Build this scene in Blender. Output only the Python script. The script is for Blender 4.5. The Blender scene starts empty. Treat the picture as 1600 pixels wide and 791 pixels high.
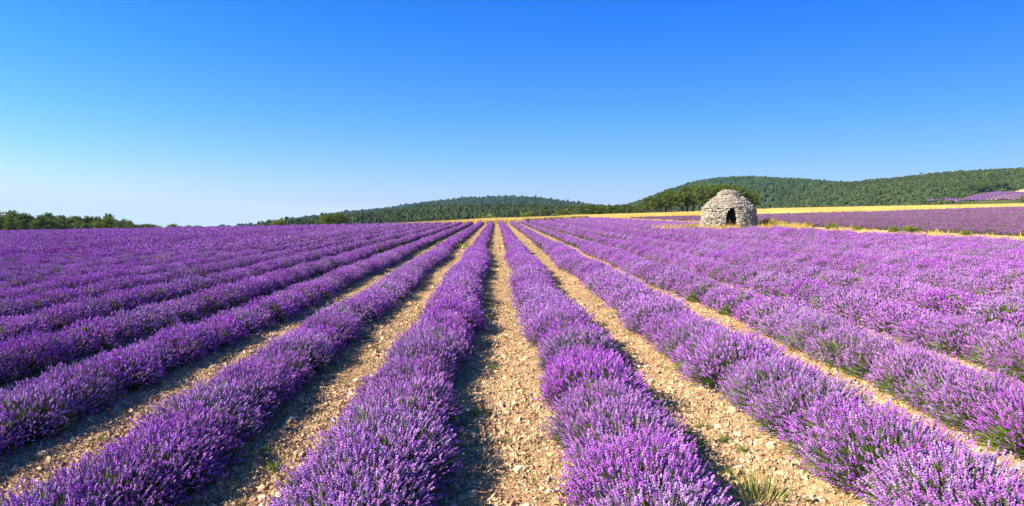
import bpy, math, random
import numpy as np
from mathutils import Matrix, Vector

random.seed(7)
R = np.random.default_rng(11)
scene = bpy.context.scene
COL = scene.collection
PI = math.pi

# ------------------------------------------------------------------ camera, light, sky, exposure
F_PX, CX, CY = 1067.0, 800.0, 395.5
EYE = 2.0
cam = bpy.data.cameras.new("camera")
cam.sensor_width = 36.0
cam.lens = F_PX / 1600.0 * 36.0
cam.clip_start, cam.clip_end = 0.05, 30000.0
cam_ob = bpy.data.objects.new("camera", cam)
cam_ob.location = (0, 0, EYE)
cam_ob.rotation_euler = (math.radians(90 - 2.01), 0, math.radians(-1.34))
COL.objects.link(cam_ob)
scene.camera = cam_ob
CAM_R = cam_ob.rotation_euler.to_matrix()

SUN_EL, SUN_AZ = math.radians(33), math.radians(245)       # azimuth clockwise from +Y
sun_dir = Vector((math.sin(SUN_AZ) * math.cos(SUN_EL), math.cos(SUN_AZ) * math.cos(SUN_EL), math.sin(SUN_EL)))
sl = bpy.data.lights.new("sun", "SUN")
sl.energy, sl.angle, sl.color = 5.0, math.radians(0.5), (1.0, 0.87, 0.68)
so = bpy.data.objects.new("sun", sl)
so.rotation_euler = sun_dir.to_track_quat("Z", "Y").to_euler()
COL.objects.link(so)

world = bpy.data.worlds.new("World")
scene.world = world
world.use_nodes = True
wn = world.node_tree
wn.nodes.clear()
sky = wn.nodes.new("ShaderNodeTexSky")
sky.sky_type = "NISHITA"
sky.sun_disc = False
sky.sun_elevation, sky.sun_rotation = SUN_EL, SUN_AZ
sky.altitude, sky.air_density, sky.dust_density, sky.ozone_density = 0, 1.0, 0.5, 3.0
EXPOSURE = 1.08
def wmath(op, a, b=None):
    n = wn.nodes.new("ShaderNodeMath"); n.operation = op
    for i, v in enumerate((a, b)):
        if v is None: continue
        if isinstance(v, (int, float)): n.inputs[i].default_value = v
        else: wn.links.new(v, n.inputs[i])
    return n.outputs[0]
# clear polarised summer sky: the sky model's red fades with height and away from the sun's side, all round alike
geo = wn.nodes.new("ShaderNodeTexCoord")
sx = wn.nodes.new("ShaderNodeSeparateXYZ"); wn.links.new(geo.outputs["Generated"], sx.inputs[0])
dz = wmath("MINIMUM", wmath("MAXIMUM", sx.outputs["Z"], 0.0), 0.42)
up = wmath("MAXIMUM", sx.outputs["Z"], 0.0)
sc_ = wn.nodes.new("ShaderNodeSeparateColor"); wn.links.new(sky.outputs[0], sc_.inputs[0])
cc = wn.nodes.new("ShaderNodeCombineColor")
red = None
for ch, (g, k0, kx, kz) in enumerate(((1.0, 0.56, -0.60, -7.60), (1.0, 0.35, -0.52, -1.34), (0.35, 0.66, -0.03, -1.25))):
    src = wmath("POWER", wmath("MULTIPLY", sc_.outputs[ch], 0.1), g)
    e = wmath("EXPONENT", wmath("ADD", wmath("ADD", wmath("MULTIPLY", sx.outputs["X"], kx), wmath("MULTIPLY", up if ch == 2 else dz, kz)), k0))
    v = wmath("MULTIPLY", src, e)
    if ch == 0:
        v = red = wmath("MINIMUM", v, 0.74)
    else:
        v = wmath("MAXIMUM", wmath("MINIMUM", v, (0, 0.88, 1.1)[ch]), wmath("MULTIPLY", red, (0, 1.20, 1.36)[ch]))
    wn.links.new(wmath("MULTIPLY", v, 10.0 / 2 ** EXPOSURE), cc.inputs[ch])
bg = wn.nodes.new("ShaderNodeBackground")
bg.inputs["Strength"].default_value = 0.10
wo = wn.nodes.new("ShaderNodeOutputWorld")
wn.links.new(cc.outputs[0], bg.inputs["Color"])
wn.links.new(bg.outputs[0], wo.inputs["Surface"])

HAZE = 0.00007
scene.cycles.volume_bounces = 0
scene.view_settings.view_transform = "Standard"
scene.view_settings.look = "None"
scene.view_settings.exposure = EXPOSURE
scene.view_settings.gamma = 1.0
scene.cycles.max_bounces = 6
scene.cycles.diffuse_bounces = 3
scene.cycles.transmission_bounces = 3
scene.cycles.use_adaptive_sampling = True

# ------------------------------------------------------------------ helpers
def smooth(a, b, x):
    t = np.clip((np.asarray(x, float) - a) / (b - a), 0, 1)
    return t * t * (3 - 2 * t)

def _hash(i, j, s):
    n = (i * 374761393 + j * 668265263 + s * 982451653) & 0xFFFFFFFF
    n = ((n ^ (n >> 13)) * 1274126177) & 0xFFFFFFFF
    return ((n ^ (n >> 16)) & 0xFFFF) / 65535.0

def vnoise(x, y, s=0):
    x, y = np.asarray(x, float), np.asarray(y, float)
    i, j = np.floor(x).astype(np.int64), np.floor(y).astype(np.int64)
    fx, fy = x - i, y - j
    fx, fy = fx * fx * (3 - 2 * fx), fy * fy * (3 - 2 * fy)
    a, b, c, d = _hash(i, j, s), _hash(i + 1, j, s), _hash(i, j + 1, s), _hash(i + 1, j + 1, s)
    return (a * (1 - fx) + b * fx) * (1 - fy) + (c * (1 - fx) + d * fx) * fy

def fbm(x, y, s=0, o=4):
    t, a, n = 0, 1.0, 0
    for k in range(o):
        t = t + a * vnoise(x * 2 ** k, y * 2 ** k, s + k * 17)
        n += a
        a *= 0.5
    return t / n

class Acc:
    """collects triangles and quads with a colour per vertex, then links ONE mesh object"""
    def __init__(self):
        self.v, self.f, self.c, self.m, self.n = [], [], [], [], 0
    def add(self, v, f, c, mat=0):
        v = np.asarray(v, np.float32).reshape(-1, 3)
        f = np.asarray(f, np.int64).reshape(-1, 3)
        c = np.asarray(c, np.float32)
        if c.ndim == 1:
            c = np.tile(c, (len(v), 1))
        self.v.append(v); self.f.append(f + self.n); self.c.append(c)
        self.m.append(np.full(len(f), mat, np.int32))
        self.n += len(v)
    def mesh(self, name, mats, smooth_shade=False):
        v, f, c, m = np.concatenate(self.v), np.concatenate(self.f), np.concatenate(self.c), np.concatenate(self.m)
        me = bpy.data.meshes.new(name)
        me.vertices.add(len(v)); me.vertices.foreach_set("co", v.ravel())
        me.loops.add(len(f) * 3); me.loops.foreach_set("vertex_index", f.ravel().astype(np.int32))
        me.polygons.add(len(f))
        me.polygons.foreach_set("loop_start", (np.arange(len(f)) * 3).astype(np.int32))
        me.polygons.foreach_set("loop_total", np.full(len(f), 3, np.int32))
        if not isinstance(mats, (list, tuple)): mats = [mats]
        for x in mats: me.materials.append(x)
        me.polygons.foreach_set("material_index", m)
        me.polygons.foreach_set("use_smooth", np.full(len(f), smooth_shade, bool))
        at = me.attributes.new("tint", "FLOAT_COLOR", "POINT")
        at.data.foreach_set("color", np.concatenate([c, np.ones((len(c), 1), np.float32)], 1).ravel())
        me.update(); me.validate()
        return me

def link(name, me, parent=None, loc=None, rz=0.0, sc=None, **props):
    o = bpy.data.objects.new(name, me)
    COL.objects.link(o)
    if parent is not None: o.parent = parent
    if loc is not None: o.location = loc
    if rz: o.rotation_euler = (0, 0, rz)
    if sc is not None: o.scale = sc if hasattr(sc, "__len__") else (sc, sc, sc)
    for k, x in props.items(): o[k] = x
    return o

def thing(name, label, cat, loc=(0, 0, 0), rz=0.0, sc=None, group=None):
    o = link(name, None, None, loc, rz, sc, label=label, category=cat)
    if group: o["group"] = group
    return o

def copy_thing(root, loc, rz, sc, label, group):
    r = root.copy(); COL.objects.link(r)
    r.location = loc; r.rotation_euler = (0, 0, rz); r.scale = sc
    r["label"] = label; r["group"] = group
    for ch in root.children:
        c = ch.copy(); COL.objects.link(c); c.parent = r
    return r

def norm(v): return v / np.maximum(np.linalg.norm(v, axis=-1, keepdims=True), 1e-9)

def scatter(acc, tv, tf, pos, axis, length, width, tint, shade=None, mat=0, flat=None):
    """instance a small template along an axis at every position and bake it into acc"""
    n = len(pos)
    axis = norm(axis)
    r = norm(R.normal(size=(n, 3)))
    u = norm(np.cross(axis, r)); w = np.cross(axis, u)
    wu = np.asarray(width).reshape(-1, 1, 1) if np.ndim(width) else width
    ln = np.asarray(length).reshape(-1, 1, 1) if np.ndim(length) else length
    ww = wu * (flat if flat is not None else 1.0)
    V = pos[:, None, :] + tv[None, :, 0:1] * wu * u[:, None, :] + tv[None, :, 1:2] * ww * w[:, None, :] + tv[None, :, 2:3] * ln * axis[:, None, :]
    Fc = tf[None] + (np.arange(n) * len(tv))[:, None, None]
    C = np.repeat(np.asarray(tint, float)[:, None, :], len(tv), 1)
    if shade is not None: C = C * shade[None, :, None]
    acc.add(V.reshape(-1, 3), Fc.reshape(-1, 3), C.reshape(-1, 3), mat)

def pick(cols, n, jit=0.15):
    cols = np.asarray(cols, float)
    i = R.integers(0, len(cols), n); j = R.integers(0, len(cols), n)
    t = R.random((n, 1))
    return np.clip((cols[i] * t + cols[j] * (1 - t)) * (1 + jit * R.normal(size=(n, 1))), 0.002, 1)

def ico(sub=0):
    t = (1 + 5 ** 0.5) / 2
    v = np.array([(-1, t, 0), (1, t, 0), (-1, -t, 0), (1, -t, 0), (0, -1, t), (0, 1, t), (0, -1, -t), (0, 1, -t), (t, 0, -1), (t, 0, 1), (-t, 0, -1), (-t, 0, 1)], float)
    f = np.array([(0, 11, 5), (0, 5, 1), (0, 1, 7), (0, 7, 10), (0, 10, 11), (1, 5, 9), (5, 11, 4), (11, 10, 2), (10, 7, 6), (7, 1, 8), (3, 9, 4), (3, 4, 2), (3, 2, 6), (3, 6, 8), (3, 8, 9), (4, 9, 5), (2, 4, 11), (6, 2, 10), (8, 6, 7), (9, 8, 1)])
    v = norm(v)
    for _ in range(sub):
        cache, nv, nf = {}, [tuple(p) for p in v], []
        def mid(a, b):
            k = (min(a, b), max(a, b))
            if k not in cache:
                p = np.array(nv[a]) + np.array(nv[b]); p /= np.linalg.norm(p)
                nv.append(tuple(p)); cache[k] = len(nv) - 1
            return cache[k]
        for a, b, c in f:
            ab, bc, ca = mid(a, b), mid(b, c), mid(c, a)
            nf += [(a, ab, ca), (b, bc, ab), (c, ca, bc), (ab, bc, ca)]
        v, f = np.array(nv), np.array(nf)
    return v, f
ICO0, ICO1 = ico(0), ico(1)
B4V = np.array([(0, 0, 0), (1, 0, 0.45), (0, 1, 0.5), (-1, 0, 0.42), (0, -1, 0.55), (0, 0, 1.0)])
B4F = np.array([(0, 2, 1), (0, 3, 2), (0, 4, 3), (0, 1, 4), (5, 1, 2), (5, 2, 3), (5, 3, 4), (5, 4, 1)])

def tube(acc, pts, rads, col, sides=6, mat=0):
    pts = np.asarray(pts, float); n = len(pts)
    V, Fc = [], []
    for i in range(n):
        d = norm(pts[min(i + 1, n - 1)] - pts[max(i - 1, 0)])
        a = np.array([0, 0, 1.0]) if abs(d[2]) < 0.9 else np.array([1.0, 0, 0])
        u = norm(np.cross(d, a)); w = np.cross(d, u)
        for k in range(sides):
            t = 2 * PI * k / sides
            V.append(pts[i] + rads[i] * (math.cos(t) * u + math.sin(t) * w))
    for i in range(n - 1):
        for k in range(sides):
            a, b = i * sides + k, i * sides + (k + 1) % sides
            Fc += [(a, b, b + sides), (a, b + sides, a + sides)]
    acc.add(V, Fc, col, mat)

def px_dir(x, y):
    d = CAM_R @ Vector(((x - CX) / F_PX, -(y - CY) / F_PX, -1.0))
    return np.array(d)

def px_at(x, y, depth):
    """world point seen at photo pixel (x, y), depth metres along +Y"""
    d = px_dir(x, y)
    return np.array([0, 0, EYE]) + d * (depth / d[1])

# ------------------------------------------------------------------ materials
def attr_mat(name, transl=0.0, rand=0.0, rough=0.9, noise=0.0, nscale=8.0, bump=0.0, bscale=60.0, coord="Object", spec=0.0):
    m = bpy.data.materials.new(name); m.use_nodes = True
    nt = m.node_tree; nt.nodes.clear()
    out = nt.nodes.new("ShaderNodeOutputMaterial")
    at = nt.nodes.new("ShaderNodeAttribute"); at.attribute_name = "tint"
    col = at.outputs["Color"]
    if rand:
        oi = nt.nodes.new("ShaderNodeObjectInfo")
        h = nt.nodes.new("ShaderNodeHueSaturation")
        mr = nt.nodes.new("ShaderNodeMapRange"); mr.inputs["To Min"].default_value = 1 - rand; mr.inputs["To Max"].default_value = 1 + rand
        nt.links.new(oi.outputs["Random"], mr.inputs["Value"])
        nt.links.new(mr.outputs[0], h.inputs["Value"])
        ml = nt.nodes.new("ShaderNodeMath"); ml.operation = "MULTIPLY"; ml.inputs[1].default_value = 7.31
        fr = nt.nodes.new("ShaderNodeMath"); fr.operation = "FRACT"
        m2 = nt.nodes.new("ShaderNodeMapRange"); m2.inputs["To Min"].default_value = 1 - rand * 1.3; m2.inputs["To Max"].default_value = 1.08
        nt.links.new(oi.outputs["Random"], ml.inputs[0]); nt.links.new(ml.outputs[0], fr.inputs[0]); nt.links.new(fr.outputs[0], m2.inputs["Value"])
        nt.links.new(m2.outputs[0], h.inputs["Saturation"])
        nt.links.new(col, h.inputs["Color"]); col = h.outputs[0]
    tc = nt.nodes.new("ShaderNodeTexCoord")
    if noise:
        nz = nt.nodes.new("ShaderNodeTexNoise"); nz.inputs["Scale"].default_value = nscale; nz.inputs["Detail"].default_value = 6
        nt.links.new(tc.outputs[coord], nz.inputs["Vector"])
        mr = nt.nodes.new("ShaderNodeMapRange"); mr.inputs["From Min"].default_value = 0.3; mr.inputs["From Max"].default_value = 0.7
        mr.inputs["To Min"].default_value = 1 - noise; mr.inputs["To Max"].default_value = 1 + noise
        nt.links.new(nz.outputs["Fac"], mr.inputs["Value"])
        mx = nt.nodes.new("ShaderNodeMix"); mx.data_type = "RGBA"; mx.blend_type = "MULTIPLY"; mx.inputs["Factor"].default_value = 1
        nt.links.new(col, mx.inputs[6]); nt.links.new(mr.outputs[0], mx.inputs[7]); col = mx.outputs[2]
    nrm = None
    if bump:
        nb = nt.nodes.new("ShaderNodeTexNoise"); nb.inputs["Scale"].default_value = bscale; nb.inputs["Detail"].default_value = 5
        nt.links.new(tc.outputs[coord], nb.inputs["Vector"])
        bp = nt.nodes.new("ShaderNodeBump"); bp.inputs["Strength"].default_value = bump; bp.inputs["Distance"].default_value = 0.03
        nt.links.new(nb.outputs["Fac"], bp.inputs["Height"]); nrm = bp.outputs[0]
    if spec:
        d = nt.nodes.new("ShaderNodeBsdfPrincipled"); d.inputs["Roughness"].default_value = rough
        d.inputs["Specular IOR Level"].default_value = spec; nt.links.new(col, d.inputs["Base Color"])
    else:
        d = nt.nodes.new("ShaderNodeBsdfDiffuse"); nt.links.new(col, d.inputs["Color"]); d.inputs["Roughness"].default_value = 0.5
    if nrm: nt.links.new(nrm, d.inputs["Normal"])
    sh = d.outputs[0]
    if transl:
        t = nt.nodes.new("ShaderNodeBsdfTranslucent"); nt.links.new(col, t.inputs["Color"])
        mx = nt.nodes.new("ShaderNodeMixShader"); mx.inputs[0].default_value = transl
        nt.links.new(sh, mx.inputs[1]); nt.links.new(t.outputs[0], mx.inputs[2]); sh = mx.outputs[0]
    nt.links.new(sh, out.inputs["Surface"])
    return m

M_FLOWER = attr_mat("lavender_flower", transl=0.32, rand=0.13)
M_GREEN = attr_mat("lavender_foliage", transl=0.25, rand=0.10)
M_FARROW = attr_mat("lavender_distant", transl=0.32, rand=0.08)
M_SOIL = attr_mat("stony_soil", noise=0.38, nscale=7.0, bump=0.9, bscale=28.0)
M_PEBBLE = attr_mat("limestone_pebble", noise=0.25, nscale=30.0)
M_STONE = attr_mat("dry_stone", noise=0.40, nscale=6.0, bump=0.5, bscale=25.0)
M_LEAF = attr_mat("tree_leaf", transl=0.22, rand=0.14)
M_BARK = attr_mat("bark", noise=0.3, nscale=5.0)
M_STRAW = attr_mat("straw", transl=0.25)
M_HILL = attr_mat("hill_ground", noise=0.2, nscale=0.05)

# ------------------------------------------------------------------ terrain
SX, SY = 0.019, 0.0244          # the field rises gently to the hut's side and away from the camera
ROW, HALF = 1.8, 0.90
FIELD_END = 121.0
def field_end(X): return np.interp(X, [5, 21, 40, 75], [FIELD_END, 154.0, 150.0, 127.0])
def crest(X):
    return np.interp(X, [-400, -22, 0, 22, 80, 180, 400], [126, 126, 140, 214, 255, 320, 340])
def swell(X): return 0.85 * smooth(30, 105, X)
def ground_z(X, Y):
    X, Y = np.asarray(X, float), np.asarray(Y, float)
    Xs = np.where(np.abs(X) < 200, X, np.sign(X) * (200 + 60 * np.tanh((np.abs(X) - 200) / 200)))
    yc = crest(X)
    z = SX * Xs + SY * np.clip(Y, -60, None) * (Y < yc) + SY * yc * (Y >= yc)
    z = z + swell(X)
    over = np.clip(Y - yc, 0, None)
    return z - 16 * (1 - np.exp(-over * over / 60000.0 - over / 420.0))
def field_z(X, Y):              # without relief
    return SX * X + SY * Y + swell(X)

def relief(X, Y):
    off = np.abs(((X - 0.05) / ROW + 0.5) % 1.0 - 0.5) * 2         # 0 mid-path, 1 under a row
    near = (1 - smooth(30, 60, Y)) * (1 - smooth(22, 26, X)) * (X > -60)
    r = 0.05 * (off - 0.45) + 0.035 * (fbm(X * 1.3, Y * 1.1, 3, 3) - 0.5) + 0.05 * (fbm(X * 6, Y * 6, 9, 3) - 0.5) + 0.03 * (vnoise(X * 17, Y * 17, 31) - 0.5)
    return r * near

def graded(lo_f, lo, hi, hi_f, step, g=1.22):
    a = list(np.arange(lo, hi, step))
    s, x = step, hi
    while x < hi_f:
        a.append(x); s *= g; x += s
    a.append(hi_f)
    s, x, b = step, lo, []
    while x > lo_f:
        s *= g; x -= s; b.append(max(x, lo_f))
    return np.array(b[::-1] + a)

gx = graded(-3500, -7.0, 7.0, 3500, 0.065, 1.10)
gy = graded(-60, 2.4, 14.0, 4600, 0.065, 1.06)
GX, GY = np.meshgrid(gx, gy)
GZ = ground_z(GX, GY) + relief(GX, GY)
nx, ny = len(gx), len(gy)
idx = np.arange(nx * ny).reshape(ny, nx)
a, b, c, d = idx[:-1, :-1].ravel(), idx[:-1, 1:].ravel(), idx[1:, 1:].ravel(), idx[1:, :-1].ravel()
soil = np.array([0.50, 0.345, 0.20]); soil2 = np.array([0.28, 0.175, 0.095]); dry = np.array([0.30, 0.25, 0.10])
t = fbm(GX * 0.7, GY * 0.5, 41, 4)[..., None]
gc = soil * (1 - t) + soil2 * t + 0
gc = gc * (0.85 + 0.3 * vnoise(GX * 23, GY * 23, 77)[..., None])
out = ((GY > FIELD_END + 2) | (np.abs(GX) > 115))[..., None]
gc = np.where(out, dry * (0.7 + 0.6 * t), gc)
acc = Acc()
acc.add(np.stack([GX, GY, GZ], -1).reshape(-1, 3), np.concatenate([np.stack([a, b, c], 1), np.stack([a, c, d], 1)]), gc.reshape(-1, 3))
ground = link("ground", acc.mesh("ground", M_SOIL, True), kind="structure")

# ------------------------------------------------------------------ hills with their forests
def hill(name, pts, yr, yfoot, xpad, col, tree_drop):
    """a ridge at distance yr whose crest passes the given sight lines, falling to a foot at yfoot and behind"""
    P = [px_at(x, y + tree_drop, yr) for x, y in pts]
    px = np.array([p[0] for p in P]); pz = np.array([p[2] for p in P])
    xs = np.linspace(px[0] - xpad, px[-1] + xpad, 90); ys = np.linspace(yfoot, yr + (yr - yfoot) * 0.8, 46)
    xp = np.concatenate([[px[0] - xpad], px, [px[-1] + xpad]]); zp = np.concatenate([[-20], pz, [-20]])
    def H(X, Y):
        X, Y = np.asarray(X, float), np.asarray(Y, float)
        sc = yr / 40.0
        ridge = sum(np.interp(X + s, xp, zp) for s in (-sc, -sc / 2, 0, sc / 2, sc)) / 5
        t = np.where(Y < yr, (yr - Y) / (yr - yfoot), (Y - yr) / (yr - yfoot))
        f = 1 - np.clip(t, 0, 1.4) ** 1.35
        und = (fbm(X / (yr * 0.10), Y / (yr * 0.10), 5, 3) - 0.5) * 0.26 * np.clip(t * 2.2, 0, 1)
        return -14 + (ridge + 14) * (f + und)
    XX, YY = np.meshgrid(xs, ys)
    ac = Acc(); nx_, ny_ = len(xs), len(ys)
    ii = np.arange(nx_ * ny_).reshape(ny_, nx_)
    a, b, c, d = ii[:-1, :-1].ravel(), ii[:-1, 1:].ravel(), ii[1:, 1:].ravel(), ii[1:, :-1].ravel()
    ac.add(np.stack([XX, YY, H(XX, YY)], -1).reshape(-1, 3), np.concatenate([np.stack([a, b, c], 1), np.stack([a, c, d], 1)]), col)
    link(name, ac.mesh(name, M_HILL, True), kind="structure")
    return H, (xs[0], xs[-1], yfoot, yr + (yr - yfoot) * 0.15)

def forest(H, box, n, size, cols, label, skip=None):
    x0, x1, y0, y1 = box
    X = R.uniform(x0, x1, n); Y = y0 + (y1 - y0) * R.random(n) ** 0.8
    keep = np.abs(X / Y - 0.02) < 0.95
    if skip is not None: keep &= ~skip(X, Y)
    X, Y = X[keep], Y[keep]; n = len(X)
    Z = H(X, Y)
    patch = fbm(X / (size * 14), Y / (size * 14), 8, 3)
    ac = Acc()
    s = size * (0.6 + 0.7 * R.random(n)) * (0.8 + 0.5 * patch)
    base = pick(cols, n, 0.12) * (0.60 + 0.42 * patch)[:, None]
    for q in range(2):
        tv = (B4V - np.array([0, 0, 0.5])) * np.array([1, 1, 2.0]) * (1 + 0.25 * R.normal(size=(6, 1)))
        off = R.normal(size=(n, 3)) * s[:, None] * 0.30 if q else np.zeros((n, 3))
        pos = np.stack([X, Y, Z + s * (0.50 + 0.14 * q)], 1) + off
        ax = np.tile([0, 0, 1.0], (n, 1)) + 0.25 * R.normal(size=(n, 3))
        scatter(ac, tv, B4F, pos, ax, s * (0.75 if q == 0 else 0.42), s * (0.60 if q == 0 else 0.42), base * R.uniform(0.9, 1.1, (n, 1)))
    return link("forest", ac.mesh("forest", M_LEAF), kind="stuff", label=label, category="forest")

far_pts = [(470, 354), (540, 334), (600, 326), (660, 318), (700, 312.5), (750, 308), (790, 306.5), (830, 308), (870, 313), (900, 318.5), (940, 327), (990, 338)]
H1, B1 = hill("distant_hill", far_pts, 2400, 1300, 260, (0.05, 0.08, 0.03), 4)
near_pts = [(400, 350), (440, 346), (500, 343), (550, 335), (620, 329), (680, 323), (740, 320), (800, 319), (860, 320), (900, 321), (950, 325), (1000, 331)]
H2, B2 = hill("low_hill", near_pts, 800, 380, 110, (0.06, 0.08, 0.03), 6)
back_pts = [(940, 334), (985, 316), (1010, 309), (1040, 297), (1070, 286), (1100, 279), (1140, 276.5), (1190, 277.5), (1230, 282), (1275, 286), (1330, 292), (1400, 305)]
H3, B3 = hill("wooded_hill", back_pts, 1700, 700, 260, (0.05, 0.08, 0.03), 5)
right_pts = [(1150, 336), (1200, 312), (1240, 297), (1290, 285.5), (1330, 281.5), (1400, 275), (1450, 268), (1500, 264), (1560, 261.5), (1600, 260), (1700, 256), (1850, 262), (2000, 280)]
H4, B4 = hill("broad_hill", right_pts, 1100, 400, 160, (0.07, 0.09, 0.03), 6.5)

# small fields cut into the foot of the broad hill
def fit_depth(H, x, y, lo, hi):
    """first point where the sight line meets the slope"""
    for Y in np.arange(lo, hi, 2.0):
        p = px_at(x, y, Y)
        if float(H(p[0], Y)) >= p[2]: break
    return p
fc = [fit_depth(H4, *p, 410, 900) for p in ((1503, 313.5), (1625, 315.5), (1625, 300), (1582, 301), (1522, 306.5))]
LV_POLY = np.array([(p[0], p[1]) for p in fc])
fs = [fit_depth(H4, *p, 410, 1000) for p in ((1578, 301), (1625, 301), (1625, 294), (1600, 295.5))]
SD_POLY = np.array([(p[0], p[1]) for p in fs])
fl = [fit_depth(H4, *p, 405, 900) for p in ((1440, 317), (1500, 317), (1510, 313), (1450, 314))]
LL_POLY = np.array([(p[0], p[1]) for p in fl])
def inside(poly, X, Y, grow=0.0):
    X, Y = np.asarray(X, float), np.asarray(Y, float)
    c = poly.mean(0); poly = c + (poly - c) * (1 + grow)
    r = np.zeros(X.shape, bool); n = len(poly)
    for i in range(n):
        (xa, ya), (xb, yb) = poly[i], poly[(i + 1) % n]
        cond = ((ya > Y) != (yb > Y)) & (X < (xb - xa) * (Y - ya) / (yb - ya + 1e-9) + xa)
        r ^= cond
    return r
def skip4(X, Y):
    # nothing stands in the small fields nor between them and the camera's side of the slope
    return inside(LV_POLY, X, Y, 0.10) | inside(SD_POLY, X, Y, 0.12) | inside(LL_POLY, X, Y, 0.1) | ((Y < LV_POLY[:, 1].max()) & (X > LV_POLY[:, 0].min() * Y / LV_POLY[0, 1]) & (Y < LV_POLY[0, 1] + 12))

def patch_field(poly, H, lift, col, name, mat, stripes=0.0, kind="structure"):
    ac = Acc()
    x0, y0 = poly.min(0); x1, y1 = poly.max(0)
    xs, ys = np.arange(x0, x1 + 4, 4.0), np.arange(y0, y1 + 5, 5.0)
    XX, YY = np.meshgrid(xs, ys); ok = inside(poly, XX, YY, 0.02)
    ii = np.arange(XX.size).reshape(XX.shape)
    fm = (ok[:-1, :-1] & ok[:-1, 1:] & ok[1:, 1:] & ok[1:, :-1]).ravel()
    a, b, c, d = [q.ravel()[fm] for q in (ii[:-1, :-1], ii[:-1, 1:], ii[1:, 1:], ii[1:, :-1])]
    ac.add(np.stack([XX, YY, H(XX, YY) + lift], -1).reshape(-1, 3), np.concatenate([np.stack([a, b, c], 1), np.stack([a, c, d], 1)]), col)
    return link(name, ac.mesh(name, mat, True), kind=kind)
patch_field(LV_POLY, H4, 0.5, (0.27, 0.20, 0.17), "pale_soil", M_HILL)
patch_field(SD_POLY, H4, 0.6, (0.50, 0.38, 0.19), "stubble_field", M_HILL)
patch_field(LL_POLY, H4, 0.5, (0.34, 0.26, 0.26), "far_soil", M_HILL)
# rows of lavender on those fields
ac = Acc()
for poly, sp in ((LV_POLY, 3.6), (LL_POLY, 3.2)):
    x0, y0 = poly.min(0); x1, y1 = poly.max(0)
    for q in np.arange(x0 - (y1 - y0), x1 + (y1 - y0), sp):
        Y = np.arange(y0, y1, 1.6); X = q + (Y - y0) * 0.55 + R.normal(size=len(Y)) * 0.2
        k = inside(poly, X, Y, -0.02); X, Y = X[k], Y[k]
        if not len(X): continue
        P = np.stack([X, Y, H4(X, Y) + 0.9], 1)
        back = smooth(y0 + (y1 - y0) * 0.45, y0 + (y1 - y0) * 0.6, Y)
        scatter(ac, ICO0[0], ICO0[1], P, np.tile([0, 0, 1.0], (len(P), 1)), 0.9, 1.2 + 0.7 * back, pick([(0.23, 0.13, 0.30), (0.20, 0.11, 0.26)], len(P)))
link("lavender", ac.mesh("lavender_distant_field", M_FARROW), kind="stuff", label="far small lavender field in stripes at the foot of the wooded hill", category="lavender field")

DKG = [(0.050, 0.092, 0.028), (0.075, 0.118, 0.032), (0.10, 0.135, 0.036)]
forest(H1, B1, 13000, 8.0, [(0.04, 0.085, 0.045), (0.055, 0.10, 0.05)], "far pine forest tinted bluish for haze, covering the distant rounded hill")  # crown colours shifted towards blue, painting distance haze into the leaves
forest(H2, B2, 16000, 3.5, DKG, "mixed green woods on the low hill beyond the wheat", lambda X, Y: X / Y < -0.335)
forest(H3, B3, 16000, 5.2, [(0.045, 0.09, 0.035), (0.07, 0.115, 0.035)], "dark green forest on the rounded hill behind the pine grove")
forest(H4, B4, 32000, 3.3, DKG, "green forest on the broad hill behind the wheat field", skip4)

# ------------------------------------------------------------------ lavender plants
def whorl_spike():
    """a flower head: three irregular whorls on a stalk, unit length along z, unit radius"""
    V, Fc, S = [], [], []
    n = 0
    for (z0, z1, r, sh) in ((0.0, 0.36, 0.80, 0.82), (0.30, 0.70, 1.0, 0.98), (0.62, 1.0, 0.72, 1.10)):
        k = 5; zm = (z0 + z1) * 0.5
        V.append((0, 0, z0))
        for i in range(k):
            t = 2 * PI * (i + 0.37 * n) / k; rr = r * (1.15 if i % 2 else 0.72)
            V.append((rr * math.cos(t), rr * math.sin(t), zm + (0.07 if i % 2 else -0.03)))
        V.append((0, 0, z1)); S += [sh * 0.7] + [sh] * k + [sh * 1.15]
        for i in range(k):
            a, b = n + 1 + i, n + 1 + (i + 1) % k
            Fc += [(n, b, a), (n + k + 1, a, b)]
        n += k + 2
    return np.array(V), np.array(Fc), np.array(S)
SPK = whorl_spike()
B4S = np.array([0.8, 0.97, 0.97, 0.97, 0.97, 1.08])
B3V = np.array([(1, 0, 0.3), (-0.5, 0.87, 0.35), (-0.5, -0.87, 0.25), (0, 0, 1.0)])
B3F = np.array([(3, 0, 1), (3, 1, 2), (3, 2, 0)])
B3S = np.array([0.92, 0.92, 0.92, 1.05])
STV = np.array([(1, 0, 0), (-0.5, 0.87, 0), (-0.5, -0.87, 0), (0.6, 0, 1), (-0.3, 0.5, 1), (-0.3, -0.5, 1)])
STF = np.array([(0, 1, 4), (0, 4, 3), (1, 2, 5), (1, 5, 4), (2, 0, 3), (2, 3, 5)])
BLV = np.array([(1, 0, 0), (-1, 0, 0), (0.7, 0.5, 0.55), (-0.7, 0.5, 0.55), (0, 1.4, 1.0)])
BLF = np.array([(0, 1, 3), (0, 3, 2), (2, 3, 4)])

VIO = [(0.55, 0.195, 0.69), (0.48, 0.15, 0.64), (0.59, 0.275, 0.72)]
DEEP = [(0.38, 0.11, 0.57), (0.48, 0.15, 0.64)]
PALE = [(0.48, 0.31, 0.62), (0.45, 0.27, 0.62), (0.50, 0.37, 0.60)]
STEM = [(0.16, 0.22, 0.07), (0.12, 0.17, 0.07), (0.22, 0.27, 0.10)]
OLIVE = [(0.13, 0.19, 0.05), (0.19, 0.24, 0.06), (0.09, 0.13, 0.05)]

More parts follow.
